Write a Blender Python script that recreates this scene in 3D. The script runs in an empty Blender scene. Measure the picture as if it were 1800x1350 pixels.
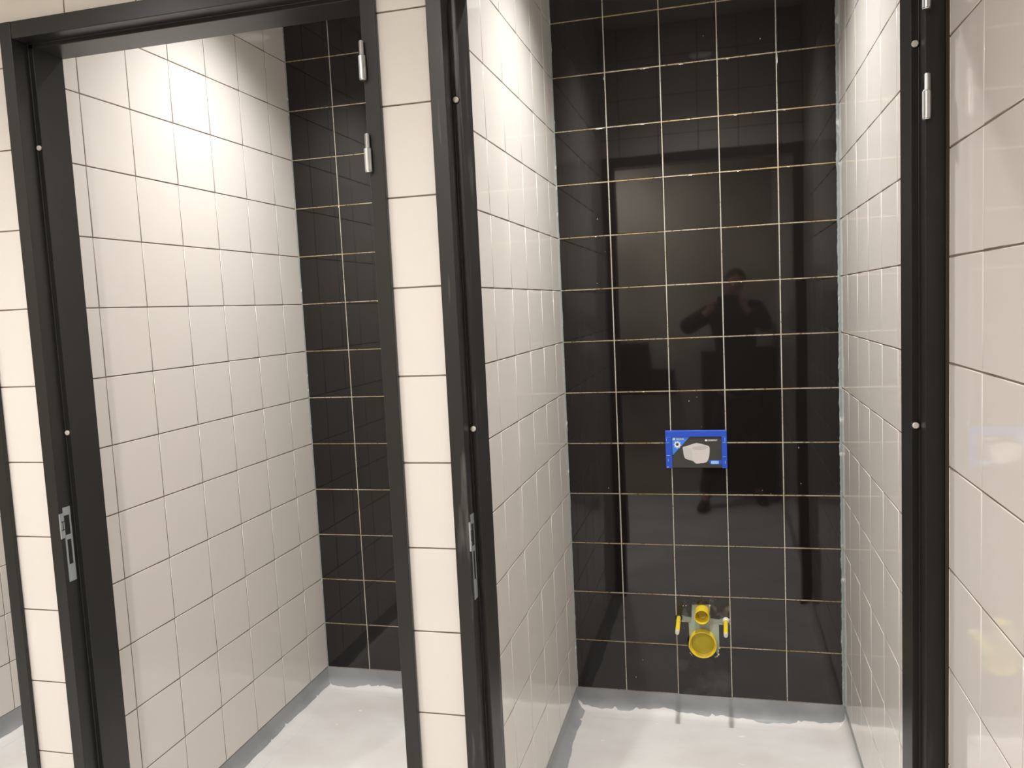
import bpy, bmesh, math, random
from mathutils import Vector, Matrix

random.seed(11)
sc = bpy.context.scene
C = sc.collection
H = 1.60                      # the camera's height above the floor; z below is written from the camera's level

# ---------------------------------------------------------------- camera
cam = bpy.data.cameras.new('camera')
cam.sensor_width = 36.0
cam.lens = 36.0 * 1440.35 / 1800.0
cam.clip_start = 0.02
cam_o = bpy.data.objects.new('camera', cam)
C.objects.link(cam_o)
CR = Vector((0.96770863, 0.24749627, -0.0478079))
CU = Vector((0.02312868, 0.10168007, 0.99454825))
CF = Vector((-0.2510081, 0.96353866, -0.09267242))
m = Matrix((CR, CU, -CF)).transposed().to_4x4()
m.translation = (0, 0, H)
cam_o.matrix_world = m
sc.camera = cam_o

# ---------------------------------------------------------------- exposure, world
vs = sc.view_settings
vs.view_transform = 'Standard'
vs.look = 'None'
vs.gamma = 1.0
vs.use_curve_mapping = False
vs.exposure = 1.05
w = bpy.data.worlds.new('world')
sc.world = w
w.use_nodes = True
w.node_tree.nodes['Background'].inputs[0].default_value = (0.9, 0.93, 1.0, 1)
w.node_tree.nodes['Background'].inputs[1].default_value = 0.05

# ---------------------------------------------------------------- measures (z from camera level)
D, DL = 3.094, 3.1185          # black back walls, right and left cubicle
XR, XA = 0.4016, 0.4062        # right wall in the cubicle and in the washroom
XL, XPL = -0.5975, -0.700      # partition between the two cubicles
XLL, XFR = -1.702, -1.8045     # partition on the left
XFL = -2.805                   # far cubicle's left wall
F, YF, YB, FB = 1.697, 1.7086, 1.829, 1.841   # frame front, wall front, wall back, frame back
YO = -0.64                     # wall behind the camera
XO = -4.2                      # far end of the washroom
TOP = 1.39                     # ceiling
Z0, TH = 1.0374, 0.1965
BOT = -1.5175
FLOOR = -1.60
ZJ = [BOT] + [Z0 - k * TH for k in range(12, -2, -1)] + [TOP]
HEAD, HTOP = 0.7055, 0.7465    # header rebate and frame top
OPEN = [(-0.5565, 0.370), (-1.653, -0.7405), (-2.765, -1.8395)]


# ---------------------------------------------------------------- lamps
def spot(name, x, y, power, size=math.radians(118), blend=1.0, col=(1.0, 0.985, 0.955), z=TOP - 0.012, rad=0.04):
    l = bpy.data.lights.new(name, 'SPOT')
    l.energy = power
    l.spot_size = size
    l.spot_blend = blend
    l.shadow_soft_size = rad
    l.color = col
    o = bpy.data.objects.new(name, l)
    C.objects.link(o)
    o.location = (x, y, z + H)
    return o


LAMPS = [  # x, y, power, what it lights
    (-0.10, 2.45, 90, 'right'), (-1.20, 2.47, 76, 'left'), (-2.30, 2.47, 70, 'far'),
    (-0.85, 0.02, 108, 'wash'), (-2.30, 0.02, 80, 'wash'), (-3.60, 0.02, 44, 'wash'),
]
for lx, ly, lp, lk in LAMPS:
    spot('downlight_beam', lx, ly, lp, **({} if lk != 'wash' else dict(col=(1.0, 0.985, 0.955), size=math.radians(156), blend=0.75)))


# ---------------------------------------------------------------- materials
def mat(name, color, rough=0.5, metal=0.0, ior=1.5, emit=None, coat=0.0, spec=0.5):
    M = bpy.data.materials.new(name)
    M.use_nodes = True
    b = M.node_tree.nodes['Principled BSDF']
    b.inputs['Base Color'].default_value = (*color, 1)
    b.inputs['Roughness'].default_value = rough
    b.inputs['Metallic'].default_value = metal
    b.inputs['IOR'].default_value = ior
    b.inputs['Coat Weight'].default_value = coat
    b.inputs['Specular IOR Level'].default_value = spec
    if emit:
        b.inputs['Emission Color'].default_value = (*emit[:3], 1)
        b.inputs['Emission Strength'].default_value = emit[3]
    return M


def noise_mix(M, c1, c2, scale, lo, hi, stretch=(1, 1, 1), detail=4, sock='Base Color'):
    """object-space noise that mixes two colours of the surface itself"""
    nt = M.node_tree
    N, L = nt.nodes, nt.links
    tc = N.new('ShaderNodeTexCoord')
    mp = N.new('ShaderNodeMapping')
    mp.inputs['Scale'].default_value = stretch
    no = N.new('ShaderNodeTexNoise')
    no.inputs['Scale'].default_value = scale
    no.inputs['Detail'].default_value = detail
    rp = N.new('ShaderNodeMapRange')
    rp.inputs['From Min'].default_value = lo
    rp.inputs['From Max'].default_value = hi
    mx = N.new('ShaderNodeMix')
    mx.data_type = 'RGBA'
    mx.inputs[6].default_value = (*c1, 1)
    mx.inputs[7].default_value = (*c2, 1)
    L.new(tc.outputs['Object'], mp.inputs['Vector'])
    L.new(mp.outputs[0], no.inputs['Vector'])
    L.new(no.outputs['Fac'], rp.inputs['Value'])
    L.new(rp.outputs[0], mx.inputs[0])
    b = N['Principled BSDF']
    if b.inputs[sock].is_linked:
        prev = b.inputs[sock].links[0].from_socket
        L.new(prev, mx.inputs[6])
    L.new(mx.outputs[2], b.inputs[sock])
    return M


def bump(M, scale, dist, strength=0.3, stretch=(1, 1, 1)):
    nt = M.node_tree
    N, L = nt.nodes, nt.links
    tc = N.new('ShaderNodeTexCoord')
    mp = N.new('ShaderNodeMapping')
    mp.inputs['Scale'].default_value = stretch
    no = N.new('ShaderNodeTexNoise')
    no.inputs['Scale'].default_value = scale
    no.inputs['Detail'].default_value = 1
    bp = N.new('ShaderNodeBump')
    bp.inputs['Strength'].default_value = strength
    bp.inputs['Distance'].default_value = dist
    L.new(tc.outputs['Object'], mp.inputs['Vector'])
    L.new(mp.outputs[0], no.inputs['Vector'])
    L.new(no.outputs['Fac'], bp.inputs['Height'])
    L.new(bp.outputs[0], N['Principled BSDF'].inputs['Normal'])
    return M


M_BEIGE = mat('beige_glazed_tile', (0.70, 0.662, 0.618), 0.055)
bump(M_BEIGE, 6, 0.0010, 0.10)
M_BEIGE_GROUT = mat('brown_grey_grout', (0.30, 0.235, 0.18), 0.9)
noise_mix(M_BEIGE_GROUT, (0.21, 0.16, 0.122), (0.13, 0.095, 0.068), 14, 0.35, 0.65)
M_BLACK = mat('black_glazed_tile', (0.0100, 0.0082, 0.0076), 0.035, ior=1.57)
bump(M_BLACK, 5, 0.0012, 0.15)
M_BLACK_GROUT = mat('cream_grout', (0.42, 0.35, 0.24), 0.85)
noise_mix(M_BLACK_GROUT, (0.44, 0.38, 0.28), (0.36, 0.26, 0.11), 9, 0.42, 0.60)
noise_mix(M_BLACK_GROUT, (0, 0, 0), (0.10, 0.075, 0.05), 140, 0.56, 0.66)
M_BLACK_GROUT_V = mat('pale_grout', (0.70, 0.67, 0.60), 0.85)
noise_mix(M_BLACK_GROUT_V, (0.50, 0.475, 0.42), (0.42, 0.35, 0.24), 5, 0.48, 0.70)
noise_mix(M_BLACK_GROUT_V, (0, 0, 0), (0.12, 0.09, 0.06), 150, 0.60, 0.68)
M_CORE = mat('plaster_core', (0.45, 0.42, 0.38), 0.9)
M_FRAME = mat('black_frame_paint', (0.020, 0.018, 0.0165), 0.30, spec=.40)
noise_mix(M_FRAME, (0.0160, 0.0162, 0.0150), (0.023, 0.0220, 0.0200), 3.0, 0.4, 0.7, (1, 1, 0.3))
M_FRAME_D = mat('dusty_black_frame_paint', (0.016, 0.0145, 0.013), 0.42)
noise_mix(M_FRAME_D, (0.013, 0.012, 0.0115), (0.14, 0.13, 0.12), 26, 0.57, 0.80, (1.6, 1.6, 0.16), 8)
M_FRAME_E = mat('scuffed_black_frame_paint', (0.012, 0.011, 0.0095), 0.36, spec=.4)
noise_mix(M_FRAME_E, (0.0105, 0.0095, 0.0085), (0.05, 0.045, 0.04), 18, 0.62, 0.85, (1.6, 1.6, 0.2), 8)
M_SEAL = mat('brown_sealant', (0.05, 0.032, 0.018), 0.7)
M_CEIL = mat('ceiling_white', (0.66, 0.64, 0.61), 0.9)
M_FLOOR = mat('white_primer_floor', (0.62, 0.60, 0.585), 0.55)
noise_mix(M_FLOOR, (0.70, 0.685, 0.67), (0.61, 0.565, 0.545), 2.4, 0.42, 0.68, (1, 1.6, 1), 5)
noise_mix(M_FLOOR, (0, 0, 0), (0.83, 0.82, 0.80), 20, 0.715, 0.735, (1, 2.2, 1), 3)
bump(M_FLOOR, 40, 0.002, 0.25)
M_COVE = mat('grey_cove_coating', (0.215, 0.225, 0.24), 0.42)
noise_mix(M_COVE, (0.32, 0.33, 0.34), (0.26, 0.27, 0.28), 6, 0.4, 0.6)
M_SILI = mat('pale_grey_silicone', (0.30, 0.34, 0.335), 0.45)
noise_mix(M_SILI, (0.26, 0.305, 0.30), (0.60, 0.61, 0.60), 30, 0.60, 0.68)
M_OPP = mat('bare_plaster', (0.56, 0.49, 0.42), 0.9)
noise_mix(M_OPP, (0.62, 0.55, 0.47), (0.46, 0.40, 0.34), 2, 0.4, 0.65)
M_STEEL = mat('zinc_steel', (0.62, 0.64, 0.66), 0.28, 1.0)
M_ZINC = mat('galvanised_plate', (0.42, 0.46, 0.48), 0.42, 0.6)
M_VOID = mat('dark_slot', (0.004, 0.004, 0.004), 0.6)
M_STUD = mat('pale_rubber', (0.62, 0.59, 0.53), 0.6)
M_BLUE = mat('blue_plastic', (0.022, 0.085, 0.56), 0.32)
M_CARD = mat('charcoal_print', (0.045, 0.042, 0.038), 0.35)
M_LBLUE = mat('light_blue_print', (0.05, 0.22, 0.78), 0.35)
M_SKYB = mat('sky_blue_print', (0.33, 0.56, 0.86), 0.35)
M_WHITE = mat('white_print', (0.80, 0.79, 0.77), 0.35)
M_WC = mat('toilet_print', (0.62, 0.58, 0.56), 0.35)
M_WC2 = mat('toilet_bowl_print', (0.50, 0.46, 0.46), 0.35)
M_WC3 = mat('toilet_side_print', (0.54, 0.53, 0.52), 0.35)
M_YEL = mat('yellow_plastic', (0.80, 0.60, 0.035), 0.35)
M_YELD = mat('yellow_inner_plug', (0.50, 0.40, 0.015), 0.45)
M_GREEN = mat('green_plasterboard', (0.33, 0.43, 0.36), 0.9)
noise_mix(M_GREEN, (0.35, 0.45, 0.38), (0.42, 0.44, 0.40), 20, 0.4, 0.65)
M_DUST = mat('dusty_black_tile', (0.03, 0.026, 0.023), 0.12)
noise_mix(M_DUST, (0.013, 0.011, 0.010), (0.16, 0.14, 0.125), 22, 0.52, 0.78, (1, 1, 0.8), 6)
M_SMEAR = mat('smeared_black_tile', (0.012, 0.010, 0.009), 0.10)
noise_mix(M_SMEAR, (0.0115, 0.010, 0.009), (0.045, 0.044, 0.043), 11, 0.46, 0.72, (1, 1, 1), 5)
M_CRUMB = mat('tile_adhesive', (0.62, 0.52, 0.42), 0.95)
M_LENS = mat('lit_lamp_glass', (0.9, 0.9, 0.9), 0.4, emit=(1.0, 0.97, 0.93, 5))
M_RING = mat('white_lamp_ring', (0.75, 0.75, 0.74), 0.4)
M_DARKBOX = mat('dark_plastic', (0.012, 0.011, 0.011), 0.5)
M_SKIN = mat('skin', (0.46, 0.27, 0.20), 0.55)
M_JACKET = mat('dark_jacket_cloth', (0.011, 0.011, 0.012), 0.85)
M_TROUSER = mat('dark_trouser_cloth', (0.010, 0.010, 0.012), 0.9)
M_SHOE = mat('black_shoe_leather', (0.012, 0.011, 0.010), 0.5)
M_HAIR = mat('brown_hair', (0.035, 0.022, 0.014), 0.7)
M_EYE = mat('eye_white', (0.7, 0.7, 0.68), 0.2)
M_IRIS = mat('dark_iris', (0.03, 0.02, 0.015), 0.2)
M_LIP = mat('lips', (0.42, 0.18, 0.15), 0.5)


# ---------------------------------------------------------------- helpers
def link(name, bm, mats, parent=None, smooth=False, autos=None):
    me = bpy.data.meshes.new(name)
    bm.to_mesh(me)
    bm.free()
    for M in (mats if isinstance(mats, (list, tuple)) else [mats]):
        me.materials.append(M)
    if smooth:
        for p in me.polygons:
            p.use_smooth = True
    o = bpy.data.objects.new(name, me)
    C.objects.link(o)
    if parent:
        o.parent = parent
    return o


def structure(o, label=None):
    o['kind'] = 'structure'
    if label:
        o['label'] = label
    return o


def tag(o, label, cat, group=None):
    o['label'] = label
    o['category'] = cat
    if group:
        o['group'] = group
    return o


def empty(name, loc=(0, 0, 0)):
    o = bpy.data.objects.new(name, None)
    o.empty_display_size = 0.05
    C.objects.link(o)
    o.location = loc
    return o


def box(bm, x0, x1, y0, y1, z0, z1, mi=0):
    """axis-aligned box; z from camera level"""
    v = [bm.verts.new((x, y, z + H)) for z in (z0, z1) for y in (y0, y1) for x in (x0, x1)]
    for a in ((0, 2, 3, 1), (4, 5, 7, 6), (0, 1, 5, 4), (2, 6, 7, 3), (0, 4, 6, 2), (1, 3, 7, 5)):
        f = bm.faces.new([v[i] for i in a])
        f.material_index = mi
    return v


def bevel_mod(o, w=0.001, seg=2):
    b = o.modifiers.new('bevel', 'BEVEL')
    b.width = w
    b.segments = seg
    b.limit_method = 'ANGLE'
    for p in o.data.polygons:
        p.use_smooth = True
    b.harden_normals = True
    return o


def tiles(bm, P, U, N, us, zs, gap=0.003, recess=0.0012, tilt=0.0010, mi=0, gi=1, skip=(), grout=True, rnd=0.0016, vert=None):
    """a field of bevelled tiles over a grout sheet. P(u, z, n) gives a point; joints run at us and zs."""
    U = Vector(U)
    N = Vector(N)

    def pt(u, z, n):
        return P + U * u + N * n + Vector((0, 0, z + H))
    flip = U.cross(Vector((0, 0, 1))).dot(N) < 0
    prof = [(0.0, -recess - 0.0010), (0.0, -rnd), (rnd * 0.134, -rnd * 0.5), (rnd * 0.5, -rnd * 0.134), (rnd, 0.0)]
    for i in range(len(us) - 1):
        for j in range(len(zs) - 1):
            if (i, j) in skip:
                continue
            a0, a1 = us[i] + gap / 2, us[i + 1] - gap / 2
            b0, b1 = zs[j] + gap / 2, zs[j + 1] - gap / 2
            if a1 - a0 < 0.004 or b1 - b0 < 0.004:
                continue
            ta, tb = random.gauss(0, tilt), random.gauss(0, tilt)
            ca, cb = (a0 + a1) / 2, (b0 + b1) / 2
            rings = []
            for ins, n in prof:
                r = []
                for (u, z) in ((a0 + ins, b0 + ins), (a1 - ins, b0 + ins), (a1 - ins, b1 - ins), (a0 + ins, b1 - ins)):
                    nn = n + (ta * (u - ca) + tb * (z - cb)) * (0 if ins == 0 and n < -rnd else 1)
                    r.append(bm.verts.new(pt(u, z, nn)))
                rings.append(r)
            fs = []
            for k in range(len(rings) - 1):
                A, B = rings[k], rings[k + 1]
                for q in range(4):
                    vv = [A[q], A[(q + 1) % 4], B[(q + 1) % 4], B[q]]
                    f = bm.faces.new(vv[::-1] if flip else vv)
                    f.smooth = k > 0
                    f.material_index = mi
            f = bm.faces.new(rings[-1][::-1] if flip else rings[-1])
            f.material_index = mi
    def quad(u0, u1, z0, z1, n, k):
        v = [bm.verts.new(pt(*q)) for q in ((u0, z0, n), (u1, z0, n), (u1, z1, n), (u0, z1, n))]
        f = bm.faces.new(v[::-1] if flip else v)
        f.material_index = k
    if grout:
        quad(us[0], us[-1], zs[0], zs[-1], -recess, gi)
    if vert is not None:
        for u in us[1:-1]:
            for (z0, z1) in ([(zs[0], zs[-1])] if not skip or abs(u) > .25 else [(zs[2], zs[-1]), (zs[0], zs[2])]):
                w_ = gap / 2 + .0002
                l_ = w_ if not (z0 == zs[0] and skip and u < -.1 and abs(u) < .25) else w_
                quad(u - l_, u + w_, z0, z1, -recess + .0002, vert)


def joints(a, b, start, step=0.2):
    """joint positions at start + k*step inside a..b, with both ends"""
    k0 = math.floor((a - start) / step)
    out = [a]
    for k in range(k0, k0 + 60):
        v = start + k * step
        if a + 0.012 < v < b - 0.012:
            out.append(v)
    return out + [b]


X1, Y1 = (1, 0, 0), (0, 1, 0)
O = Vector((0, 0, 0))

# ---------------------------------------------------------------- back wall of the right cubicle (cut-outs for the pipes)
bm = bmesh.new()
usR = [XL + 0.002, -0.3996, -0.1996, 0.0004, 0.2004, XR - 0.002]
BG = dict(gap=0.0028, recess=0.0009, rnd=0.0022)
tiles(bm, Vector((0, D, 0)), X1, (0, -1, 0), usR, ZJ, tilt=0.0016, skip={(2, 0), (2, 1)}, grout=False, vert=6, **BG)
zg = ZJ[2]
y = D + 0.0009
for (x0, x1, z0, z1) in ((XL, -0.1996 + .0018, BOT, TOP), (0.0004 - .0018, XR, BOT, TOP), (-0.1996, 0.0004, zg - 0.0018, TOP)):
    v = [bm.verts.new((x0, y, z0 + H)), bm.verts.new((x1, y, z0 + H)), bm.verts.new((x1, y, z1 + H)), bm.verts.new((x0, y, z1 + H))]
    f = bm.faces.new(v)
    f.material_index = 1
    bmesh.ops.recalc_face_normals(bm, faces=[])
box(bm, XL, XR, D + 0.012, D + 0.11, FLOOR, TOP, 2)


def cut_tile(bm, pts, mi, y=D, depth=0.009):
    """one sawn tile piece from its outline in (x, z)"""
    n = len(pts)
    fr = [bm.verts.new((x, y, z + H)) for x, z in pts]
    bk = [bm.verts.new((x, y + depth, z + H)) for x, z in pts]
    f = bm.faces.new(fr)
    f.material_index = mi
    fs = [f]
    for i in range(n):
        f = bm.faces.new((fr[i], fr[(i + 1) % n], bk[(i + 1) % n], bk[i]))
        f.material_index = 4
        fs.append(f)
    bmesh.ops.recalc_face_normals(bm, faces=fs)
    if fs[0].normal.y > 0:
        bmesh.ops.reverse_faces(bm, faces=fs)


g = 0.0018
zt, zm, zb = ZJ[2] - g, ZJ[1], ZJ[0] + g
xl, xr = -0.1996 + g, 0.0004 - g
PXC, PXZ = -0.1035, -1.306
cut_tile(bm, [(xl, zt), (xr, zt), (xr, -1.2070), (-0.036, -1.2085), (-0.040, -1.2115), (-0.0726, -1.2088), (-0.0722, -1.1545),
              (-0.1403, -1.1587), (-0.1435, -1.2089), (-0.164, -1.2065), (-0.172, -1.2030), (xl, -1.2005)], 3)
arc = lambda a0, a1, r, n: [(PXC + r * math.cos(math.radians(a0 + (a1 - a0) * i / n)), PXZ + r * math.sin(math.radians(a0 + (a1 - a0) * i / n))) for i in range(n + 1)]
cut_tile(bm, [(xl, -1.2262), (-0.1543, -1.2292), (-0.1535, -1.283)] + arc(152, 196, 0.0565, 6)[::1] + [(-0.1580, zm + g), (xl, zm + g)], 0)
cut_tile(bm, [(-0.0417, -1.2315), (xr, -1.2327), (xr, zm + g), (-0.0425, zm + g), (-0.0420, -1.30)], 0)
cut_tile(bm, [(xl, zb), (xr, zb), (xr, zm - g), (-0.0425, zm - g), (-0.0435, -1.334), (-0.046, -1.352)] +
         arc(-36, -150, 0.0585, 14) + [(-0.160, zm - g), (xl, zm - g)], 5)
# grout left in the joints round the cut tile
for (x0, x1, z0, z1) in ((-0.1996, -0.161, zm - g, zm + g), (-0.0425, 0.0004, zm - g, zm + g),
                         (-0.172, -0.150, -1.2305, -1.2262), (-0.0410, 0.0, -1.2350, -1.2315), (-0.006, 0.001, -1.2330, -1.2070)):
    v = [bm.verts.new((x0, D + .0006, z0 + H)), bm.verts.new((x1, D + .0006, z0 + H)), bm.verts.new((x1, D + .0006, z1 + H)), bm.verts.new((x0, D + .0006, z1 + H))]
    f = bm.faces.new(v)
    f.material_index = 1
# adhesive crumbs at the saw cuts
for (cx, cz, s) in ((-0.0465, -1.350, .0045), (-0.052, -1.357, .004), (-0.058, -1.360, .003), (-0.0455, -1.338, .003), (-0.151, -1.351, .003),
                    (-0.146, -1.357, .0025), (-0.0425, -1.325, .0035), (-0.0735, -1.160, .003), (-0.162, -1.163, .002), (-0.173, -1.165, .002)):
    r = bmesh.ops.create_icosphere(bm, subdivisions=1, radius=s, matrix=Matrix.Translation((cx, D - .0005, cz + H)))
    for vv in r['verts']:
        vv.co += Vector([random.uniform(-s, s) * .4 for _ in range(3)])
        for f in vv.link_faces:
            f.material_index = 4
SPECKS = ((-0.0449, 0.9265), (0.1478, 0.8927), (-0.446, 0.3143), (-0.4552, 0.0759), (-0.1297, -0.3771), (-0.1004, -0.3628), (-0.0868, -0.4738), (0.1552, -0.7254),
          (0.1255, -0.7129), (-0.333, -1.3898), (-0.3618, -1.461), (0.2547, -0.5543), (0.2606, -0.6863), (-0.4412, -0.7094), (-0.1706, -1.2527), (-0.4207, 0.1926))
for (cx, cz) in SPECKS:
    s = random.uniform(.0008, .0018)
    r = bmesh.ops.create_icosphere(bm, subdivisions=1, radius=s, matrix=Matrix.Translation((cx, D - .0001, cz + H)) @ Matrix.Diagonal((1, .5, random.uniform(1, 2), 1)))
    for vv in r['verts']:
        for f in vv.link_faces:
            f.material_index = 4
wb = structure(link('wall_back', bm, [M_BLACK, M_BLACK_GROUT, M_CORE, M_DUST, M_CRUMB, M_SMEAR, M_BLACK_GROUT_V]), 'black glazed tile wall behind the flush cover and pipes')
# plasterboard showing through the cut
bm = bmesh.new()
box(bm, -0.1996, 0.0004, D + 0.0065, D + 0.012, BOT, ZJ[2])
bd = link('plasterboard', bm, M_GREEN, wb)
bd['label'] = 'green plasterboard showing through the cut tile'

# ---------------------------------------------------------------- back walls of the other cubicles
bm = bmesh.new()
tiles(bm, Vector((0, DL, 0)), X1, (0, -1, 0), joints(XLL + .001, XPL, -1.5048), ZJ, tilt=0.0014, vert=3, **BG)
box(bm, XLL, XPL, DL + 0.003, DL + 0.085, FLOOR, TOP, 2)
structure(link('wall_back_left', bm, [M_BLACK, M_BLACK_GROUT, M_CORE, M_BLACK_GROUT_V]), 'black tiled wall at the back of the left cubicle')
bm = bmesh.new()
tiles(bm, Vector((0, DL, 0)), X1, (0, -1, 0), joints(XFL, XFR, -2.6048), ZJ, **BG)
box(bm, XFL, XFR, DL + 0.003, DL + 0.085, FLOOR, TOP, 2)
structure(link('wall_back_far', bm, [M_BLACK, M_BLACK_GROUT, M_CORE, M_BLACK_GROUT_V]))

# ---------------------------------------------------------------- side walls
WG = dict(gap=0.0032, recess=0.0014, rnd=0.0014)
bm = bmesh.new()
tiles(bm, Vector((XR, 0, 0)), Y1, (-1, 0, 0), joints(YB, D - .001, 2.9175), ZJ, **WG)
box(bm, XR + .003, XR + 0.1, YB, D, FLOOR, TOP, 2)
tiles(bm, Vector((XA, 0, 0)), Y1, (-1, 0, 0), joints(YO, YF, 1.4752), ZJ, **WG)
box(bm, XA + .003, XR + 0.1, YO, YB, FLOOR, TOP, 2)
structure(link('wall_right', bm, [M_BEIGE, M_BEIGE_GROUT, M_CORE]), 'glossy beige tiled wall along the right side')

bm = bmesh.new()
tiles(bm, Vector((XL, 0, 0)), Y1, (1, 0, 0), joints(YB, D - .001, 2.1496), ZJ, **WG)
tiles(bm, Vector((XPL, 0, 0)), Y1, (-1, 0, 0), joints(YB, DL - .001, 2.1496), ZJ, **WG)
box(bm, XPL + .003, XL - .003, YB, D + 0.02, FLOOR, TOP, 2)
structure(link('wall_partition', bm, [M_BEIGE, M_BEIGE_GROUT, M_CORE]), 'beige tiled partition between the two open cubicles')

bm = bmesh.new()
tiles(bm, Vector((XLL, 0, 0)), Y1, (1, 0, 0), joints(YB, DL - .001, 1.962), ZJ, **WG)
tiles(bm, Vector((XFR, 0, 0)), Y1, (-1, 0, 0), joints(YB, DL - .001, 1.962), ZJ, **WG)
box(bm, XFR + .003, XLL - .003, YB, DL, FLOOR, TOP, 2)
structure(link('wall_left', bm, [M_BEIGE, M_BEIGE_GROUT, M_CORE]), 'beige tiled wall on the left of the left cubicle')

bm = bmesh.new()
tiles(bm, Vector((XFL, 0, 0)), Y1, (1, 0, 0), joints(YB, DL - .001, 2.56), ZJ, **WG)
box(bm, XFL - .1, XFL - .003, YB, DL, FLOOR, TOP, 2)
structure(link('wall_far_left', bm, [M_BEIGE, M_BEIGE_GROUT, M_CORE]))

# ---------------------------------------------------------------- front wall: piers between the frames and the wall above them
bm = bmesh.new()
zp = [z for z in ZJ if z < HTOP - .02] + [HTOP - 0.003]
za = [HTOP - 0.003] + [z for z in ZJ if z > HTOP + .02]
tr = 0.030          # the tiles run under the frame's face
for (x0, x1) in ((OPEN[1][1] + tr, OPEN[0][0] - tr), (OPEN[2][1] + tr, OPEN[1][0] - tr)):
    tiles(bm, Vector((0, YF, 0)), X1, (0, -1, 0), [x0, x1], zp, tilt=0.0008, **WG)
    box(bm, x0 - .012, x1 + .012, YF + .003, YB - .003, FLOOR, HEAD + .02, 2)
    tiles(bm, Vector((0, YB, 0)), X1, (0, 1, 0), [x0, x1], zp, tilt=0.0008, **WG)
tiles(bm, Vector((0, YF, 0)), X1, (0, -1, 0), joints(XO, OPEN[2][0] - tr, -1.5034), zp, tilt=0.0008, **WG)
box(bm, XO, OPEN[2][0] - tr + .012, YF + .003, YB - .003, FLOOR, HEAD + .02, 2)
tiles(bm, Vector((0, YF, 0)), X1, (0, -1, 0), joints(XO, XA, -1.5034), za, tilt=0.0008, **WG)
tiles(bm, Vector((0, YB, 0)), X1, (0, 1, 0), joints(XFL, XR, -1.5034), za, tilt=0.0008, **WG)
box(bm, XO, XA, YF + .003, YB - .003, HEAD + .02, TOP, 2)
structure(link('wall_front', bm, [M_BEIGE, M_BEIGE_GROUT, M_CORE]), 'cream tiled wall strips between the black door frames')

# ---------------------------------------------------------------- washroom shell behind the camera
bm = bmesh.new()
box(bm, XO, XR + .1, YO - .1, YO, FLOOR, TOP)
structure(link('wall_opposite', bm, M_OPP))
bm = bmesh.new()
box(bm, XO - .1, XO, YO, YB, FLOOR, TOP)
structure(link('wall_end', bm, M_OPP))
bm = bmesh.new()
box(bm, XO - .1, XR + .1, YO - .1, DL + .1, TOP, TOP + .1)
structure(link('ceiling', bm, M_CEIL))
bm = bmesh.new()
box(bm, XO - .1, XR + .1, YO - .1, DL + .1, FLOOR - .08, FLOOR)
structure(link('floor', bm, M_FLOOR), 'floor coated with uneven white primer')


# ---------------------------------------------------------------- coved skirting with the ragged edge of the white primer
def cove(name, a, b, n, edge, amp, label, seed, corner=(0, 0), spikes=5, r=0.04):
    """a, b: ends on the wall line (x, y); n: direction into the room; edge: where the primer ends along the profile (0 top .. 1 floor)"""
    rg = random.Random(seed)
    a, b, n = Vector(a), Vector(b), Vector(n)
    L = (b - a).length
    T = (b - a) / L
    zt = BOT
    straight = (zt - FLOOR) - r
    total = straight + r * math.pi / 2

    def prof(s):               # distance along the profile -> (out, z)
        if s <= straight:
            return 0.0, zt - s
        t = min((s - straight) / r, math.pi / 2)
        o_ = r - r * math.cos(t)
        z_ = (FLOOR + r) - r * math.sin(t)
        ex = max(0, s - total)
        return o_ + ex, max(z_, FLOOR) + 0.0005 + 0.00007 * seed
    ph = [rg.uniform(0, 6.28) for _ in range(6)]
    sp = [(rg.uniform(0, L), rg.uniform(.004, .012), rg.uniform(.004, .013)) for _ in range(spikes)]
    cols = max(8, int(L / 0.004))
    bm = bmesh.new()
    rows = []
    for i in range(cols + 1):
        u = L * i / cols
        e = edge + amp * (.5 * math.sin(u * 9 + ph[0]) + .35 * math.sin(u * 23 + ph[1]) + .18 * math.sin(u * 61 + ph[2]) + .07 * math.sin(u * 170 + ph[3]))
        for (c, wd, hh) in sp:
            e -= hh * max(0, 1 - abs(u - c) / wd)
        e -= corner[0] * math.exp(-u / .018) + corner[1] * math.exp(-(L - u) / .018)
        e = min(max(e, .012), total + .02)
        ss = [e * k / 6 for k in range(7)] + [e + (total + .03 - e) * k / 18 for k in range(1, 19)]
        row = []
        for s in ss:
            o_, z_ = prof(s)
            if s > total + .028:
                z_ = FLOOR + 0.0002 + 0.00003 * seed
            p_ = a + T * u + n * o_
            row.append(bm.verts.new((p_.x, p_.y, z_ + H)))
        rows.append(row)
    flip = T.x * n.y - T.y * n.x < 0
    for i in range(cols):
        for k in range(len(rows[0]) - 1):
            vv = [rows[i][k], rows[i][k + 1], rows[i + 1][k + 1], rows[i + 1][k]]
            f = bm.faces.new(vv if flip else vv[::-1])
            f.smooth = True
            f.material_index = 0 if k < 6 else 1
    return structure(link(name, bm, [M_COVE, M_FLOOR]), label)


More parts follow.
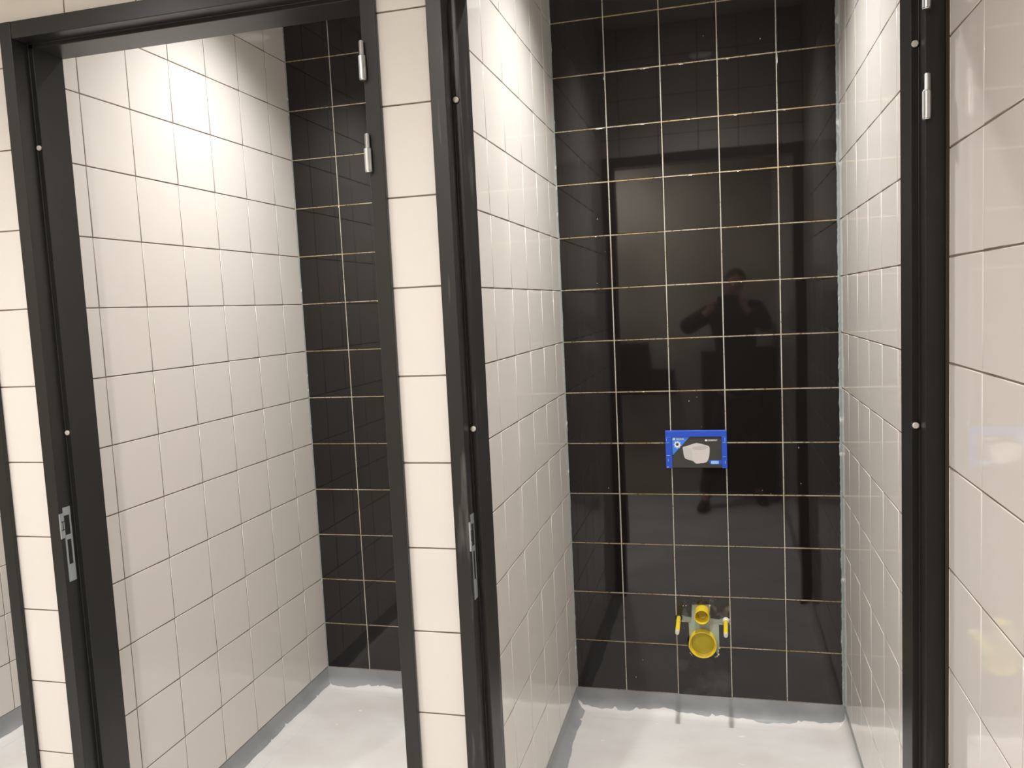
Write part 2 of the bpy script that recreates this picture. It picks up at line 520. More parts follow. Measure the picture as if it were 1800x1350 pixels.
cove('baseboard_back', (XL, D), (XR, D), (0, -1), .076, .016, 'grey coved skirting under the black tiles of the right cubicle', 3, (.034, .02))
cove('baseboard_partition', (XL, FB), (XL, D), (1, 0), .100, .007, 'grey coved skirting along the partition in the right cubicle', 4, (0, 0), 3)
cove('baseboard_right', (XR, FB), (XR, D), (-1, 0), .024, .003, 'narrow grey line of skirting along the right cubicle wall', 5, (0, 0), 3)
cove('baseboard_back_left', (XLL, DL), (XPL, DL), (0, -1), .076, .014, 'grey coved skirting under the black tiles of the left cubicle', 8, (.028, 0))
cove('baseboard_left', (XLL, FB), (XLL, DL), (1, 0), .074, .004, 'grey coved skirting along the left cubicle wall', 9, (0, 0), 3)
cove('baseboard_partition_left', (XPL, FB), (XPL, DL), (-1, 0), .08, .006, None, 10)
cove('baseboard_far_left', (XFL, FB), (XFL, DL), (1, 0), .078, .004, 'grey coved skirting in the far left cubicle', 12)
cove('baseboard_far_back', (XFL, DL), (XFR, DL), (0, -1), .08, .006, None, 13)
cove('baseboard_washroom_right', (XA, YO), (XA, F - .001), (-1, 0), .07, .006, None, 14)
cove('baseboard_pier', (OPEN[1][1] + .034, YF), (OPEN[0][0] - .034, YF), (0, -1), .07, .006, None, 15)
cove('baseboard_pier_left', (OPEN[2][1] + .034, YF), (OPEN[1][0] - .034, YF), (0, -1), .07, .006, None, 16)


# ---------------------------------------------------------------- silicone in the corners
def bead(name, x, y, sx, wd, lumps, seed, label):
    rg = random.Random(seed)
    bm = bmesh.new()
    n = 300
    prev = None
    for i in range(n + 1):
        z = BOT + (TOP - BOT) * i / n
        k = 1 + .12 * rg.uniform(-1, 1) + (lumps * max(0, math.sin(z * 13 + seed) * math.sin(z * 31) - .35) + (lumps * .8 * rg.random() if rg.random() < .08 * lumps else 0))
        s = wd * k
        pts = [(x, y - s), (x + sx * s * .38, y - s * .38), (x + sx * s, y), (x, y)]
        ring = [bm.verts.new((px, py, z + H)) for px, py in pts]
        if prev:
            for q in range(4):
                f = bm.faces.new((prev[q], prev[(q + 1) % 4], ring[(q + 1) % 4], ring[q]))
                f.smooth = False
        prev = ring
    bmesh.ops.recalc_face_normals(bm, faces=bm.faces)
    return structure(link(name, bm, M_SILI), label)


bead('trim_1', XR, D, -1, 0.0080, 0.40, 2, 'lumpy pale silicone joint in the right back corner')
bead('trim_2', XL, D, 1, 0.0040, 0.5, 5, 'thin silicone joint in the left corner of the right cubicle')
bead('trim_3', XLL, DL, 1, 0.0032, 0.1, 8, 'thin silicone joint in the back corner of the left cubicle')
bm = bmesh.new()
box(bm, OPEN[0][1] + .0345, XA + .0004, F - .003, YF + .02, FLOOR, TOP)
box(bm, XA - .0008, XA + .0004, 1.6775, F - .0031, FLOOR, TOP)
structure(link('trim_4', bm, M_SEAL), 'narrow brown filler strip between black frame and right wall')


# ---------------------------------------------------------------- door frames
def jamb(parent, xo, side, material, z1=HTOP):
    """xo: the opening's edge; side +1 when the wall lies at larger x"""
    P = [(.0345, YF - .0005), (.0345, F), (0, F), (0, 1.745), (-.015, 1.745), (-.015, FB), (.0345, FB), (.0345, YB + .0005), (.016, YB + .0005), (.016, YF - .0005)]
    bm = bmesh.new()
    lo = [bm.verts.new((xo + side * t, y_, FLOOR + .0005 + H)) for t, y_ in P]
    hi = [bm.verts.new((xo + side * t, y_, z1 + H)) for t, y_ in P]
    n = len(P)
    for i in range(n):
        bm.faces.new((lo[i], lo[(i + 1) % n], hi[(i + 1) % n], hi[i]))
    bm.faces.new(lo)
    bm.faces.new(hi)
    bmesh.ops.recalc_face_normals(bm, faces=bm.faces)
    return bevel_mod(link('jamb', bm, material, parent), .0016, 3)


def header(parent, x0, x1):
    P = [(.0405, YF - .0005), (.0405, F), (0, F), (0, 1.745), (-.0115, 1.745), (-.0115, FB), (.0405, FB), (.0405, YB + .0005), (.016, YB + .0005), (.016, YF - .0005)]
    bm = bmesh.new()
    A = [bm.verts.new((x0 + .0012, y_, HEAD + t + H)) for t, y_ in P]
    B = [bm.verts.new((x1 - .0012, y_, HEAD + t + H)) for t, y_ in P]
    n = len(P)
    for i in range(n):
        bm.faces.new((A[i], A[(i + 1) % n], B[(i + 1) % n], B[i]))
    bm.faces.new(A)
    bm.faces.new(B)
    bmesh.ops.recalc_face_normals(bm, faces=bm.faces)
    return bevel_mod(link('header', bm, M_FRAME, parent), .0016, 3)


def cyl(bm, c, r, z0, z1, seg=24, mi=0, r2=None, flute=0):
    r2 = r if r2 is None else r2
    lo, hi = [], []
    for i in range(seg):
        a = 2 * math.pi * i / seg
        k = 1 - (flute if i % 3 == 0 else 0)
        lo.append(bm.verts.new((c[0] + r * k * math.cos(a), c[1] + r * k * math.sin(a), z0 + H)))
        hi.append(bm.verts.new((c[0] + r2 * k * math.cos(a), c[1] + r2 * k * math.sin(a), z1 + H)))
    for i in range(seg):
        f = bm.faces.new((lo[i], lo[(i + 1) % seg], hi[(i + 1) % seg], hi[i]))
        f.smooth = not flute
        f.material_index = mi
    for fv in (lo[::-1], hi):
        f = bm.faces.new(fv)
        f.material_index = mi


def hinge(parent, x, zlow, leaf=False):
    """pivot hinge: fluted barrel below, slimmer fluted pin above, held by a leaf to the rebate"""
    y_ = F - .0065
    bm = bmesh.new()
    cyl(bm, (x, y_), .0072, zlow, zlow + .0025, 24, r2=.0082)
    cyl(bm, (x, y_), .0084, zlow + .0028, zlow + .0505, 24, flute=.06)
    cyl(bm, (x, y_), .0080, zlow + .0505, zlow + .0525, 24, r2=.0070)
    hb = link('hinge', bm, M_STEEL, parent)
    hb['label'] = 'bright steel hinge barrel'
    bm = bmesh.new()
    cyl(bm, (x + .0006, y_), .0056, zlow + .0526, zlow + .0815, 18, flute=.09)
    cyl(bm, (x + .0006, y_), .0052, zlow + .0815, zlow + .0832, 18, r2=.0034)
    link('hinge_pin', bm, M_STEEL, hb)
    bm = bmesh.new()
    box(bm, x - .0015, x + .0012, y_ + .006, F + .018, zlow + .006, zlow + .076)
    link('hinge_leaf', bm, M_ZINC, hb)
    return hb


def silencer(parent, x, z):
    bm = bmesh.new()
    yy = 1.745
    for (r, y0, y1, mi) in ((.0082, yy - .0012, yy, 1), (.0062, yy - .0050, yy - .0010, 0)):
        seg = 24
        A = [bm.verts.new((x + r * math.cos(2 * math.pi * i / seg), y0, z + H + r * math.sin(2 * math.pi * i / seg))) for i in range(seg)]
        B = [bm.verts.new((x + r * math.cos(2 * math.pi * i / seg), y1, z + H + r * math.sin(2 * math.pi * i / seg))) for i in range(seg)]
        A2 = [bm.verts.new((x + r * .8 * math.cos(2 * math.pi * i / seg), y0 - .0012, z + H + r * .8 * math.sin(2 * math.pi * i / seg))) for i in range(seg)]
        fs = [bm.faces.new(A2)]
        for i in range(seg):
            fs.append(bm.faces.new((A[i], A[(i + 1) % seg], B[(i + 1) % seg], B[i])))
            fs.append(bm.faces.new((A2[i], A2[(i + 1) % seg], A[(i + 1) % seg], A[i])))
        for f in fs:
            f.material_index = mi
        bmesh.ops.recalc_face_normals(bm, faces=fs)
    o = link('door_silencer', bm, [M_STUD, M_VOID], parent)
    o['label'] = 'small round pale rubber buffer'
    return o


def strike(parent, x):
    """lock strike plate on the rebate face at x, its lip bent towards the room"""
    bm = bmesh.new()
    t = .0014
    # outline in (y, z); the plate with its two mortices is built from strips
    y0, y1 = 1.7085, 1.7325

    def b(ya, yb, za_, zb_):
        box(bm, x, x + t, ya, yb, za_, zb_)
    b(y0, y1, -0.4775, -0.4565)
    b(y1 - .0050, y1, -0.5285, -0.4775)
    b(y0 - .0135, y0 + .0012, -0.5345, -0.4700)      # lip
    b(y0, y1, -0.5410, -0.5285)
    b(y0, y0 + .0050, -0.6065, -0.5410)
    b(y1 - .0058, y1, -0.6065, -0.5410)
    b(y0, y1, -0.6515, -0.6065)
    o = link('strike_plate', bm, M_ZINC, parent)
    o['label'] = 'grey metal strike plate with two slots'
    bm = bmesh.new()
    box(bm, x + .0002, x + .0008, y0 + .0012, y1 - .005, -0.5285, -0.4775)
    box(bm, x + .0002, x + .0008, y0 + .005, y1 - .0058, -0.6065, -0.5410)
    box(bm, x + .0002, x + .0022, y0 - .0048, y0 - .0032, -0.5120, -0.4925)
    box(bm, x + .0002, x + .0022, y0 - .0085, y0 + .0012, -0.4925, -0.4905)
    box(bm, x + .0002, x + .0022, y0 - .0085, y0 + .0012, -0.5140, -0.5120)
    link('slot', bm, M_VOID, o)
    if True:
        bm = bmesh.new()
        box(bm, x + t, x + .0040, y0 - .0146, y0 - .0128, -0.5345, -0.4700)
        link('strike_lip', bm, M_ZINC, o)
    return o


LBL = ['black steel door frame nearest the right wall, around the pipes cubicle', 'black steel door frame on the left, its header in view',
       'black door frame cut off at the left edge']
for k, (a, b) in enumerate(OPEN):
    d = empty('door_%d' % (k + 1), (a, F, 0))
    structure(d, LBL[k])
    d.location = (0, 0, 0)
    jamb(d, a, -1, M_FRAME_D if k == 0 else M_FRAME)
    jamb(d, b, 1, M_FRAME_E if k == 0 else M_FRAME)
    header(d, a, b)
    for z in (0.503, 0.3075):
        hinge(d, b + .0015, z)
    for z in (0.4535, -0.2665):
        silencer(d, a + .0078, z)
        silencer(d, b - .0078, z + (.005 if z > 0 else -.002))
    strike(d, a)

# ---------------------------------------------------------------- flush plate cover (protective cover with printed insert)
fc = tag(empty('flush_plate_cover', (-0.109, D - .002, -0.63 + H)), 'blue plastic cover with a printed toilet picture on the black wall', 'cover')
fc_loc = Vector(fc.location)


def local(o):
    """parts are written in world coordinates; hold them under their thing without moving them"""
    o.matrix_parent_inverse = Matrix.Translation(-Vector(o.parent.location))
    return o


PX0, PX1, PZ0, PZ1 = -0.2200, 0.0033, -0.6287, -0.4865
PW, PHH = PX1 - PX0, PZ1 - PZ0


def uvp(u, v):                 # picture coordinates of the cover: 0..1 from its top left
    return PX0 + u * PW, PZ1 - v * PHH


def frame_strip(bm, u0, v0, u1, v1, y0, y1):
    x0, z1 = uvp(u0, v0)
    x1, z0 = uvp(u1, v1)
    box(bm, x0, x1, y0, y1, z0, z1)


bm = bmesh.new()
frame_strip(bm, 0, 0, 1, .165, 3.083, D - .0002)
frame_strip(bm, 0, .165, .105, 1.0, 3.083, D - .0002)
frame_strip(bm, .915, .165, 1, 1.0, 3.083, D - .0002)
o = local(link('cover_frame', bm, M_BLUE, fc))
bevel_mod(o, .0014, 2)
for (u0, v0, u1, v1) in ((.018, .20, .024, .27), (.036, .75, .044, .82), (.012, .655, .07, .664), (.012, .315, .06, .322), (.965, .20, .972, .30),
                         (.965, .80, .972, .88), (.93, .69, .985, .697), (.93, .32, .985, .327), (.02, .955, .04, .985)):
    x0, z1 = uvp(u0, v0)
    x1, z0 = uvp(u1, v1)
    bm = bmesh.new()
    box(bm, x0, x1, 3.0815, 3.0832, z0, z1)
    local(link('clip', bm, M_SKYB, fc))
bm = bmesh.new()
frame_strip(bm, .1052, .1652, .9148, .985, 3.0862, D - .0004)
card = local(link('insert_card', bm, M_CARD, fc))
card['label'] = 'dark printed card with a white toilet picture'


def flat(name, pts, material, yy, parent, dep=.0002):
    bm = bmesh.new()
    fr = [bm.verts.new((x, yy, z + H)) for x, z in pts]
    bk = [bm.verts.new((x, yy + dep, z + H)) for x, z in pts]
    f = bm.faces.new(fr)
    n = len(pts)
    for i in range(n):
        bm.faces.new((fr[i], bk[i], bk[(i + 1) % n], fr[(i + 1) % n]))
    bmesh.ops.recalc_face_normals(bm, faces=bm.faces)
    f.normal_update()
    if f.normal.y > 0:
        bmesh.ops.reverse_faces(bm, faces=bm.faces)
    return link(name, bm, material, parent)


def zp_(px, py):               # from the enlarged view of the cover
    return uvp((px - 210) / 1222.0, (py - 303) / 737.0)


tri = flat('print_corner', [zp_(*q) for q in ((342, 425), (700, 425), (350, 788))], M_LBLUE, 3.0860, card)
wc = flat('print_toilet', [zp_(*q) for q in ((553, 640), (568, 622), (640, 606), (740, 572), (830, 546), (900, 560), (1000, 585), (1062, 604), (1086, 625), (1091, 660),
                                              (1089, 720), (1082, 790), (1066, 850), (1045, 900), (1012, 928), (960, 940), (900, 944), (862, 952), (820, 951), (790, 934), (762, 905),
                                              (700, 885), (640, 868), (603, 852), (582, 820), (570, 770), (562, 700))], M_WC, 3.0859, card)
flat('print_toilet_side', [zp_(*q) for q in ((556, 645), (640, 622), (690, 640), (735, 690), (745, 780), (752, 885), (700, 880), (640, 864), (606, 848), (585, 815), (573, 765), (565, 700))], M_WC3, 3.08575, card)
flat('print_toilet_bowl', [zp_(900 + 158 * math.cos(t), 640 + 40 * math.sin(t) - 8 * math.cos(t)) for t in [i * math.pi / 12 for i in range(24)]], M_WC2, 3.0856, card)
flat('print_label', [zp_(*q) for q in ((1072, 880), (1326, 880), (1326, 966), (1100, 966), (1085, 950))], M_BLUE, 3.0858, card)
rr = []
for (cx, cy, a0) in ((1245, 915, -90), (1245, 940, 0), (1130, 940, 90), (1130, 915, 180)):
    for i in range(5):
        t = math.radians(a0 + 90 * i / 4)
        rr.append(zp_(cx + 20 * math.cos(t), cy + 18 * math.sin(t)))
flat('print_button', rr, M_SKYB, 3.0856, card)
gear = []
for i in range(48):
    rr_ = 78 if (i // 3) % 2 == 0 else 62
    gear.append(zp_(450 + rr_ * math.cos(i * math.pi / 24), 580 + rr_ * math.sin(i * math.pi / 24)))
flat('print_badge', gear, M_SKYB, 3.0858, card)
flat('print_badge_ring', [zp_(450 + 56 * math.cos(i * math.pi / 12), 580 + 56 * math.sin(i * math.pi / 12)) for i in range(24)], M_WHITE, 3.0856, card)
flat('print_badge_centre', [zp_(447 + 30 * math.cos(i * math.pi / 6), 572 + 30 * math.sin(i * math.pi / 6)) for i in range(12)], M_CARD, 3.0854, card)
flat('print_badge_dot', [zp_(440 + 11 * math.cos(i * math.pi / 6), 560 + 11 * math.sin(i * math.pi / 6)) for i in range(12)], mat('red_print', (.45, .12, .10), .4), 3.0852, card)
flat('print_icon', [zp_(*q) for q in ((362, 448), (405, 448), (405, 490), (362, 490))], M_WHITE, 3.0857, card)
flat('print_icon_bar', [zp_(*q) for q in ((376, 456), (384, 456), (384, 482), (376, 482))], M_LBLUE, 3.0855, card)


def lettering(txt, px0, px1, py0, py1, material, yy, name='print_lettering'):
    cu = bpy.data.curves.new(name, 'FONT')
    cu.body = txt
    cu.extrude = 0.00004
    cu.resolution_u = 3
    cu.offset = 0.012
    tmp = bpy.data.objects.new(name, cu)
    C.objects.link(tmp)
    bpy.context.view_layer.update()
    dg = bpy.context.evaluated_depsgraph_get()
    me = bpy.data.meshes.new_from_object(tmp.evaluated_get(dg))
    bpy.data.objects.remove(tmp)
    xs = [v.co.x for v in me.vertices]
    ys = [v.co.y for v in me.vertices]
    x0, z1 = zp_(px0, py0)
    x1, z0 = zp_(px1, py1)
    for v in me.vertices:
        fx = (v.co.x - min(xs)) / (max(xs) - min(xs))
        fz = (v.co.y - min(ys)) / (max(ys) - min(ys))
        v.co = Vector((x0 + fx * (x1 - x0), yy - v.co.z, z0 + fz * (z1 - z0) + H))
    me.materials.clear()
    me.materials.append(material)
    o = bpy.data.objects.new(name, me)
    C.objects.link(o)
    o.parent = card
    return o


lettering('SIGMA', 430, 590, 452, 487, M_WHITE, 3.0857)
lettering('GEBERIT', 1052, 1250, 480, 512, M_WHITE, 3.0860)
flat('print_mark', [zp_(*q) for q in ((1003, 478), (1044, 478), (1044, 514), (1003, 514))], M_WHITE, 3.0859, card)


# ---------------------------------------------------------------- pipe ends and rods
def revolve(bm, cx, cz, prof, seg=56, mi=0):
    """prof: (radius, y) pairs along an axis that points out of the wall"""
    rings = [[bm.verts.new((cx + r * math.cos(2 * math.pi * i / seg), y_, cz + H + r * math.sin(2 * math.pi * i / seg))) for i in range(seg)] for r, y_ in prof]
    fs = []
    for k in range(len(rings) - 1):
        for i in range(seg):
            f = bm.faces.new((rings[k][i], rings[k][(i + 1) % seg], rings[k + 1][(i + 1) % seg], rings[k + 1][i]))
            f.smooth = True
            f.material_index = mi
            fs.append(f)
    return rings, fs


def pipe_end(name, cx, cz, r, yf, wall, depth, label, cat):
    e = tag(empty(name, (cx, D, cz + H)), label, cat)
    bm = bmesh.new()
    prof = [(r, D + .006), (r, D - .004), (r * 1.006, yf + .004), (r * 1.0, yf + .0006), (r - wall * .35, yf), (r - wall * .8, yf + .0004), (r - wall, yf + .002),
            (r - wall, yf + depth * .35), (r - wall * 1.5, yf + depth * .40), (r - wall * 1.5, yf + depth * .62), (r - wall * 2.1, yf + depth * .68), (r - wall * 2.1, yf + depth)]
    revolve(bm, cx, cz, prof)
    bmesh.ops.recalc_face_normals(bm, faces=bm.faces)
    o = link('pipe_sleeve', bm, M_YEL, e)
    local(o)
    md = o.modifiers.new('e', 'EDGE_SPLIT')
    md.split_angle = math.radians(40)
    bm = bmesh.new()
    rin = r - wall * 2.1
    rings, _ = revolve(bm, cx, cz, [(rin, yf + depth - .004), (rin * .93, yf + depth), (rin * .55, yf + depth + .0015), (rin * .12, yf + depth + .002)])
    bm.faces.new(rings[-1])
    bmesh.ops.recalc_face_normals(bm, faces=bm.faces)
    for f in bm.faces:
        f.smooth = True
    o = link('plug', bm, M_YELD, e)
    local(o)
    return e


pipe_end('flush_pipe', -0.1025, -1.1865, .0272, 3.040, .0028, .040, 'small yellow pipe end, the upper one in the black wall', 'pipe')
pipe_end('drain_pipe', PXC + .0004, PXZ, .0515, 3.068, .0042, .0275, 'large round yellow drain pipe end low in the black wall', 'pipe')


def rod(x, z, tip_x, y_tip, label, washer):
    e = tag(empty('mounting_rod', (x, D, z + H)), label, 'rod', 'mounting rods beside the pipes')
    bm = bmesh.new()
    n = 20
    L = D - y_tip
    for (r, a, b) in ((.0082, 0, .90), (.0074, .90, 1.0)):
        pr = [(r * .92, D + .006 - L * a), (r, D - L * (a + .02)), (r, D - L * (b - .01)), (r * .93, D - L * b)]
        rings, _ = revolve(bm, 0, -H, pr, n, 0 if a == 0 else 1)
        f = bm.faces.new(rings[-1])
        f.material_index = 0 if a == 0 else 1
        for rg_, (rr_, yy_) in zip(rings, pr):
            t = (D - yy_) / L
            for v in rg_:
                v.co.x += x + (tip_x - x) * t
                v.co.z += z + H
    bmesh.ops.recalc_face_normals(bm, faces=bm.faces)
    local(link('sleeve', bm, [M_YEL, M_STUD], e))
    bm = bmesh.new()
    rings, _ = revolve(bm, x, z, [(.0130, D + .004), (.0130, D - .0012), (.0085, D - .0014)], 20)
    bmesh.ops.recalc_face_normals(bm, faces=bm.faces)
    local(link('washer', bm, M_VOID if not washer else M_STUD, e))
    if washer:
        bm = bmesh.new()
        rings, _ = revolve(bm, x, z, [(.0098, D + .001), (.0098, D - .011), (.0092, D - .013), (.006, D - .0132)], 20)
        bmesh.ops.recalc_face_normals(bm, faces=bm.faces)
        local(link('nut', bm, M_WHITE, e))
    return e


rod(-0.1905, -1.2125, -0.1885, 2.945, 'yellow sleeved mounting rod on the left of the pipes', False)
rod(-0.0158, -1.2150, -0.0166, 2.947, 'yellow sleeved mounting rod on the right, with a white nut', True)


# ---------------------------------------------------------------- ceiling lamps
def lathe_z(bm, c, prof, seg=40):
    rings = [[bm.verts.new((c[0] + r * math.cos(2 * math.pi * i / seg), c[1] + r * math.sin(2 * math.pi * i / seg), z + H)) for i in range(seg)] for r, z in prof]
    for k in range(len(rings) - 1):
        for i in range(seg):
            bm.faces.new((rings[k][i], rings[k][(i + 1) % seg], rings[k + 1][(i + 1) % seg], rings[k + 1][i])).smooth = True
    return rings


WHERE = ['over the right cubicle', 'over the left cubicle', 'over the far left cubicle', 'in the washroom before the middle pier',
         'in the washroom before the left frame', 'at the end of the washroom']
for (lx, ly, lp, lk), wh in zip(LAMPS, WHERE):
    e = tag(empty('ceiling_lamp', (lx, ly, TOP + H)), 'round white recessed ceiling lamp ' + wh, 'lamp', 'recessed ceiling lamps')
    bm = bmesh.new()
    lathe_z(bm, (lx, ly), [(.085, TOP), (.083, TOP - .004), (.070, TOP - .005), (.064, TOP - .001)])
    local(link('lamp_ring', bm, M_RING, e))
    bm = bmesh.new()
    rings = lathe_z(bm, (lx, ly), [(.064, TOP - .001), (.03, TOP - .0015), (.004, TOP - .0016)])
    bm.faces.new(rings[-1])
    bmesh.ops.recalc_face_normals(bm, faces=bm.faces)
    local(link('lamp_glass', bm, M_LENS, e))

# ---------------------------------------------------------------- dark blocks added behind the camera, standing in for unclear mirrored shapes
e = tag(empty('dark_wall_stand_in', (-0.66, YO, -0.8 + H)), 'dark block added on the plaster wall for an unclear mirrored shape', 'box')
bm = bmesh.new()
box(bm, -0.88, -0.60, YO, YO + .12, -0.77, -0.34)
local(bevel_mod(link('stand_in_body', bm, M_DARKBOX, e), .006))
bm = bmesh.new()
box(bm, -0.5995, -0.40, YO, YO + .10, -0.77, -0.56)
local(bevel_mod(link('stand_in_side', bm, M_DARKBOX, e), .006))


e = tag(empty('dark_floor_stand_in', (0.12, YO + .04, FLOOR + H)), 'tall dark block added behind the person for an unclear mirrored shape', 'case')  # added block that darkens the reflection around the person's legs
bm = bmesh.new()
box(bm, -0.18, 0.39, YO + .002, YO + .075, -1.30, -0.42)
local(bevel_mod(link('floor_stand_in_body', bm, M_DARKBOX, e), .008))
bm = bmesh.new()
box(bm, -0.17, 0.38, YO + .010, YO + .070, FLOOR + .001, -1.301)
local(bevel_mod(link('floor_stand_in_base', bm, M_DARKBOX, e), .004))

# ---------------------------------------------------------------- the person taking the photograph (mirrored in the black tiles)
def skinned(name, verts, edges, material, parent=None, sub=2, root=0):
    """verts: (x, y, z from camera level, radius or (rx, ry))"""
    me = bpy.data.meshes.new(name)
    me.from_pydata([(v[0], v[1], v[2] + H) for v in verts], edges, [])
    me.materials.append(material)
    o = bpy.data.objects.new(name, me)
    C.objects.link(o)
    bpy.context.view_layer.objects.active = o
    sk = o.modifiers.new('skin', 'SKIN')
    sk.use_smooth_shade = True
    if not me.skin_vertices:
        o.select_set(True)
    for i, v in enumerate(verts):
        r = v[3]
        me.skin_vertices[0].data[i].radius = r if isinstance(r, tuple) else (r, r)
        me.skin_vertices[0].data[i].use_root = (i == root)
    sb = o.modifiers.new('sub', 'SUBSURF')
    sb.levels = sub
    sb.render_levels = sub
    bpy.context.view_layer.update()
    dg = bpy.context.evaluated_depsgraph_get()
    mesh = bpy.data.meshes.new_from_object(o.evaluated_get(dg))
    mesh.materials.clear()
    mesh.materials.append(material)
    for p in mesh.polygons:
        p.use_smooth = True
    o.modifiers.clear()
    o.data = mesh
    if parent:
        o.parent = parent
        o.matrix_parent_inverse = Matrix.Translation(-Vector(parent.location))
    return o


person = tag(empty('person', (0.06, -0.30, FLOOR + H)), 'person in a dark jacket and trousers holding up a phone, mirrored in the tiles', 'person')
PX = 0.09


def hand(V, E, wrist_i, w, side):
    """palm, five bent fingers round the phone's short end. side -1: at the phone's left end"""
    wx, wy, wz = w
    s = side
    palm = len(V)
    px, py, pz = wx + s * .004, wy + .045, wz + .026
    V.append((px, py, pz, (.020, .032)))
    E.append((wrist_i, palm))
    k = len(V)
    V.append((px - s * .004, py + .035, pz + .016, (.014, .034)))
    E.append((palm, k))
    for f, (dz, ln) in enumerate(((.030, .030), (.011, .034), (-.009, .031), (-.028, .024))):
        a = len(V)
        V.append((px - s * .002, py + .045, pz + .012 + dz, .0088))
        V.append((px - s * .006, py + .045 + ln, pz + .014 + dz, .0080))
        V.append((px - s * .022, py + .048 + ln * 1.15, pz + .015 + dz, .0072))
        V.append((px - s * (.040 + f * .002), py + .048 + ln * 1.1, pz + .014 + dz, .0064))
        E += [(k, a), (a, a + 1), (a + 1, a + 2), (a + 2, a + 3)]
    a = len(V)
    V.append((px - s * .018, py + .008, pz + .024, .0105))
    V.append((px - s * .034, py + .026, pz + .034, .0092))
    V.append((px - s * .050, py + .040, pz + .034, .0080))
    E += [(palm, a), (a, a + 1), (a + 1, a + 2)]


SH_L, EL_L, WR_L = (PX - .185, -.40, -.095), (-.285, -.30, -.225), (-.085, -.125, -.085)
SH_R, EL_R, WR_R = (PX + .185, -.40, -.095), (.325, -.30, -.25), (.165, -.125, -.090)
HIP = -.70
V = [(PX, -.40, HIP + .04, (.115, .085)), (PX, -.405, -.45, (.105, .075)), (PX, -.415, -.22, (.125, .085)), (PX, -.405, -.085, (.085, .06)),
     (PX, -.385, -.025, .052), (PX, -.375, .02, (.054, .060)), (PX, -.372, .075, (.068, .080)), (PX, -.375, .130, (.074, .088)), (PX, -.380, .175, (.062, .074)), (PX, -.383, .203, (.034, .040)),
     (*SH_L, .046), (*EL_L, .036), (*WR_L, (.024, .024)), (*SH_R, .046), (*EL_R, .036), (*WR_R, (.024, .024)),
     (PX - .09, -.40, HIP - .03, .078), (-.085, -.28, -1.13, .052), (-.175, -.17, -1.52, .034), (-.185, -.06, -1.565, .030),
     (PX + .09, -.40, HIP - .03, .078), (.215, -.40, -1.13, .052), (.245, -.44, -1.52, .034), (.260, -.33, -1.565, .030)]
E = [(0, 1), (1, 2), (2, 3), (3, 4), (4, 5), (5, 6), (6, 7), (7, 8), (8, 9), (3, 10), (10, 11), (11, 12), (3, 13), (13, 14), (14, 15),
     (0, 16), (16, 17), (17, 18), (18, 19), (0, 20), (20, 21), (21, 22), (22, 23)]
hand(V, E, 12, WR_L, 1 * -1)
hand(V, E, 15, WR_R, 1)
# nose and ears grow out of the head
n0 = len(V)
V += [(PX, -.285, .085, .010), (PX, -.278, .068, .012), (PX - .078, -.378, .085, (.006, .020)), (PX + .078, -.378, .085, (.006, .020))]
E += [(6, n0), (n0, n0 + 1), (6, n0 + 2), (6, n0 + 3)]
skinned('body', V, E, M_SKIN, person)
# clothing
V = [(PX, -.40, HIP - .10, (.178, .128)), (PX, -.405, -.50, (.155, .112)), (PX, -.415, -.28, (.172, .120)), (PX, -.412, -.14, (.165, .098)), (PX, -.400, -.055, (.070, .062)),
     (PX - .175, -.405, -.105, .078), (EL_L[0], EL_L[1], EL_L[2], .070), (WR_L[0] - .028, WR_L[1] - .024, WR_L[2] - .018, .038),
     (PX + .175, -.405, -.105, .078), (EL_R[0], EL_R[1], EL_R[2], .066), (WR_R[0] + .022, WR_R[1] - .024, WR_R[2] - .022, .038)]
E = [(0, 1), (1, 2), (2, 3), (3, 4), (3, 5), (5, 6), (6, 7), (3, 8), (8, 9), (9, 10)]
skinned('jacket', V, E, M_JACKET, person)
V = [(PX, -.40, HIP, (.150, .112)), (PX - .085, -.40, HIP - .09, .098), (-.085, -.28, -1.13, .070), (-.172, -.178, -1.53, .056),
     (PX + .085, -.40, HIP - .09, .098), (.215, -.40, -1.13, .070), (.243, -.445, -1.53, .056)]
E = [(0, 1), (1, 2), (2, 3), (0, 4), (4, 5), (5, 6)]
skinned('trousers', V, E, M_TROUSER, person)
for (hx, hy, tx, ty) in ((-.175, -.20, -.200, .035), (.243, -.47, .268, -.235)):
    skinned('shoe', [(hx, hy, -1.556, (.040, .044)), ((hx + tx) / 2, (hy + ty) / 2, -1.560, (.043, .038)), (tx, ty - .03, -1.570, (.046, .028)), (tx, ty, -1.576, (.036, .020))],
            [(0, 1), (1, 2), (2, 3)], M_SHOE, person)
bm = bmesh.new()
bmesh.ops.create_uvsphere(bm, u_segments=28, v_segments=18, radius=1, matrix=Matrix.Translation((PX, -.388, .128 + H)) @ Matrix.Diagonal((.083, .096, .094, 1)))
bmesh.ops.delete(bm, geom=[v for v in bm.verts if (v.co.z - H) < .045 + max(0, (v.co.y + .40)) * 1.15], context='VERTS')
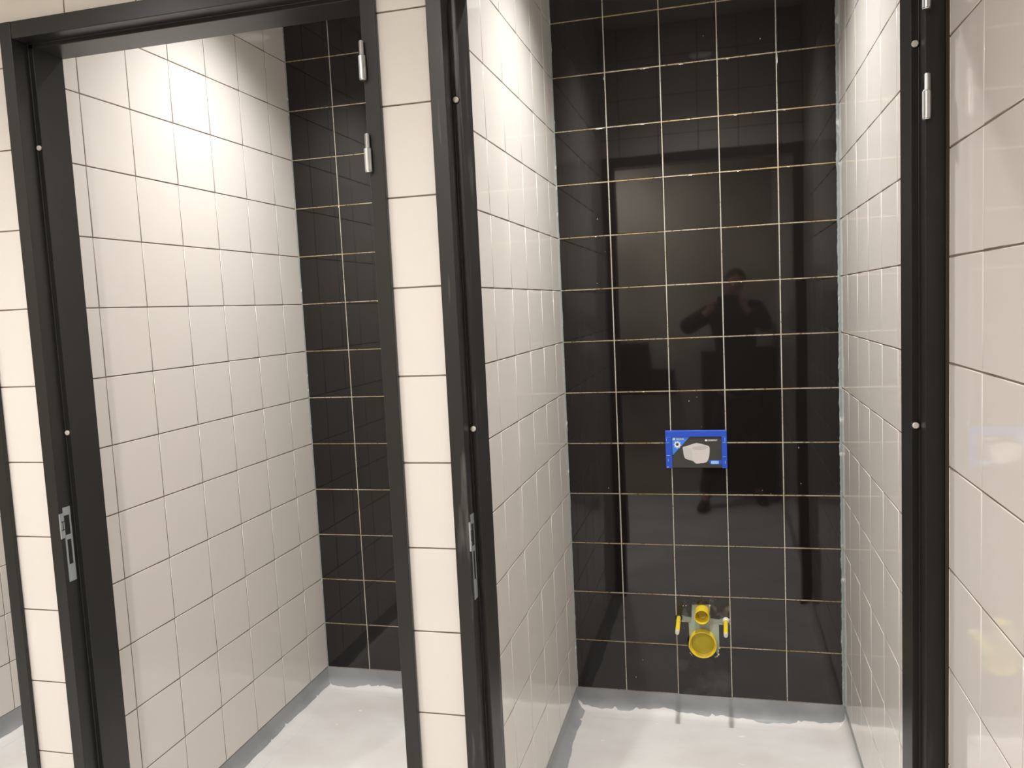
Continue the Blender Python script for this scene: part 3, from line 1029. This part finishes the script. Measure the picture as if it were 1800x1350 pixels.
local(link('hair', bm, M_HAIR, person, smooth=True))
for s in (-1, 1):
    bm = bmesh.new()
    bmesh.ops.create_uvsphere(bm, u_segments=16, v_segments=10, radius=.0115, matrix=Matrix.Translation((PX + s * .031, -.3045, .098 + H)))
    ey = local(link('eye', bm, M_EYE, person, smooth=True))
    bm = bmesh.new()
    bmesh.ops.create_uvsphere(bm, u_segments=12, v_segments=8, radius=.0058, matrix=Matrix.Translation((PX + s * .031, -.2975, .098 + H)))
    link('iris', bm, M_IRIS, ey, smooth=True)
bm = bmesh.new()
bmesh.ops.create_uvsphere(bm, u_segments=16, v_segments=8, radius=1, matrix=Matrix.Translation((PX, -.298, .040 + H)) @ Matrix.Diagonal((.024, .007, .008, 1)))
local(link('mouth', bm, M_LIP, person, smooth=True))

ph = empty('phone')
pm = Matrix((CR, CF, CU)).transposed().to_4x4()
pm.translation = CR * .045 + CU * -.026 + CF * -.014 + Vector((0, 0, H))
ph.matrix_world = pm
tag(ph, 'dark phone held in both hands by the person taking the picture', 'phone')


def pbox(name, x0, x1, y0, y1, z0, z1, material, bw):
    bm = bmesh.new()
    box(bm, x0, x1, y0, y1, z0 - H, z1 - H)
    o = link(name, bm, material, ph)
    return bevel_mod(o, bw, 3)


pbox('phone_body', -.078, .078, -.004, .004, -.037, .037, M_DARKBOX, .003)
pbox('phone_screen', -.073, .073, -.0046, -.0038, -.034, .034, M_VOID, .0003)
bm = bmesh.new()
for i in range(2):
    cx, cz = -.045, .026 - i * .02
    seg = 20
    A = [bm.verts.new((cx + .007 * math.cos(2 * math.pi * q / seg), .0038, cz + .007 * math.sin(2 * math.pi * q / seg))) for q in range(seg)]
    B = [bm.verts.new((cx + .006 * math.cos(2 * math.pi * q / seg), .0055, cz + .006 * math.sin(2 * math.pi * q / seg))) for q in range(seg)]
    for q in range(seg):
        bm.faces.new((A[q], A[(q + 1) % seg], B[(q + 1) % seg], B[q]))
    bm.faces.new(B)
link('camera_lens', bm, M_VOID, ph)
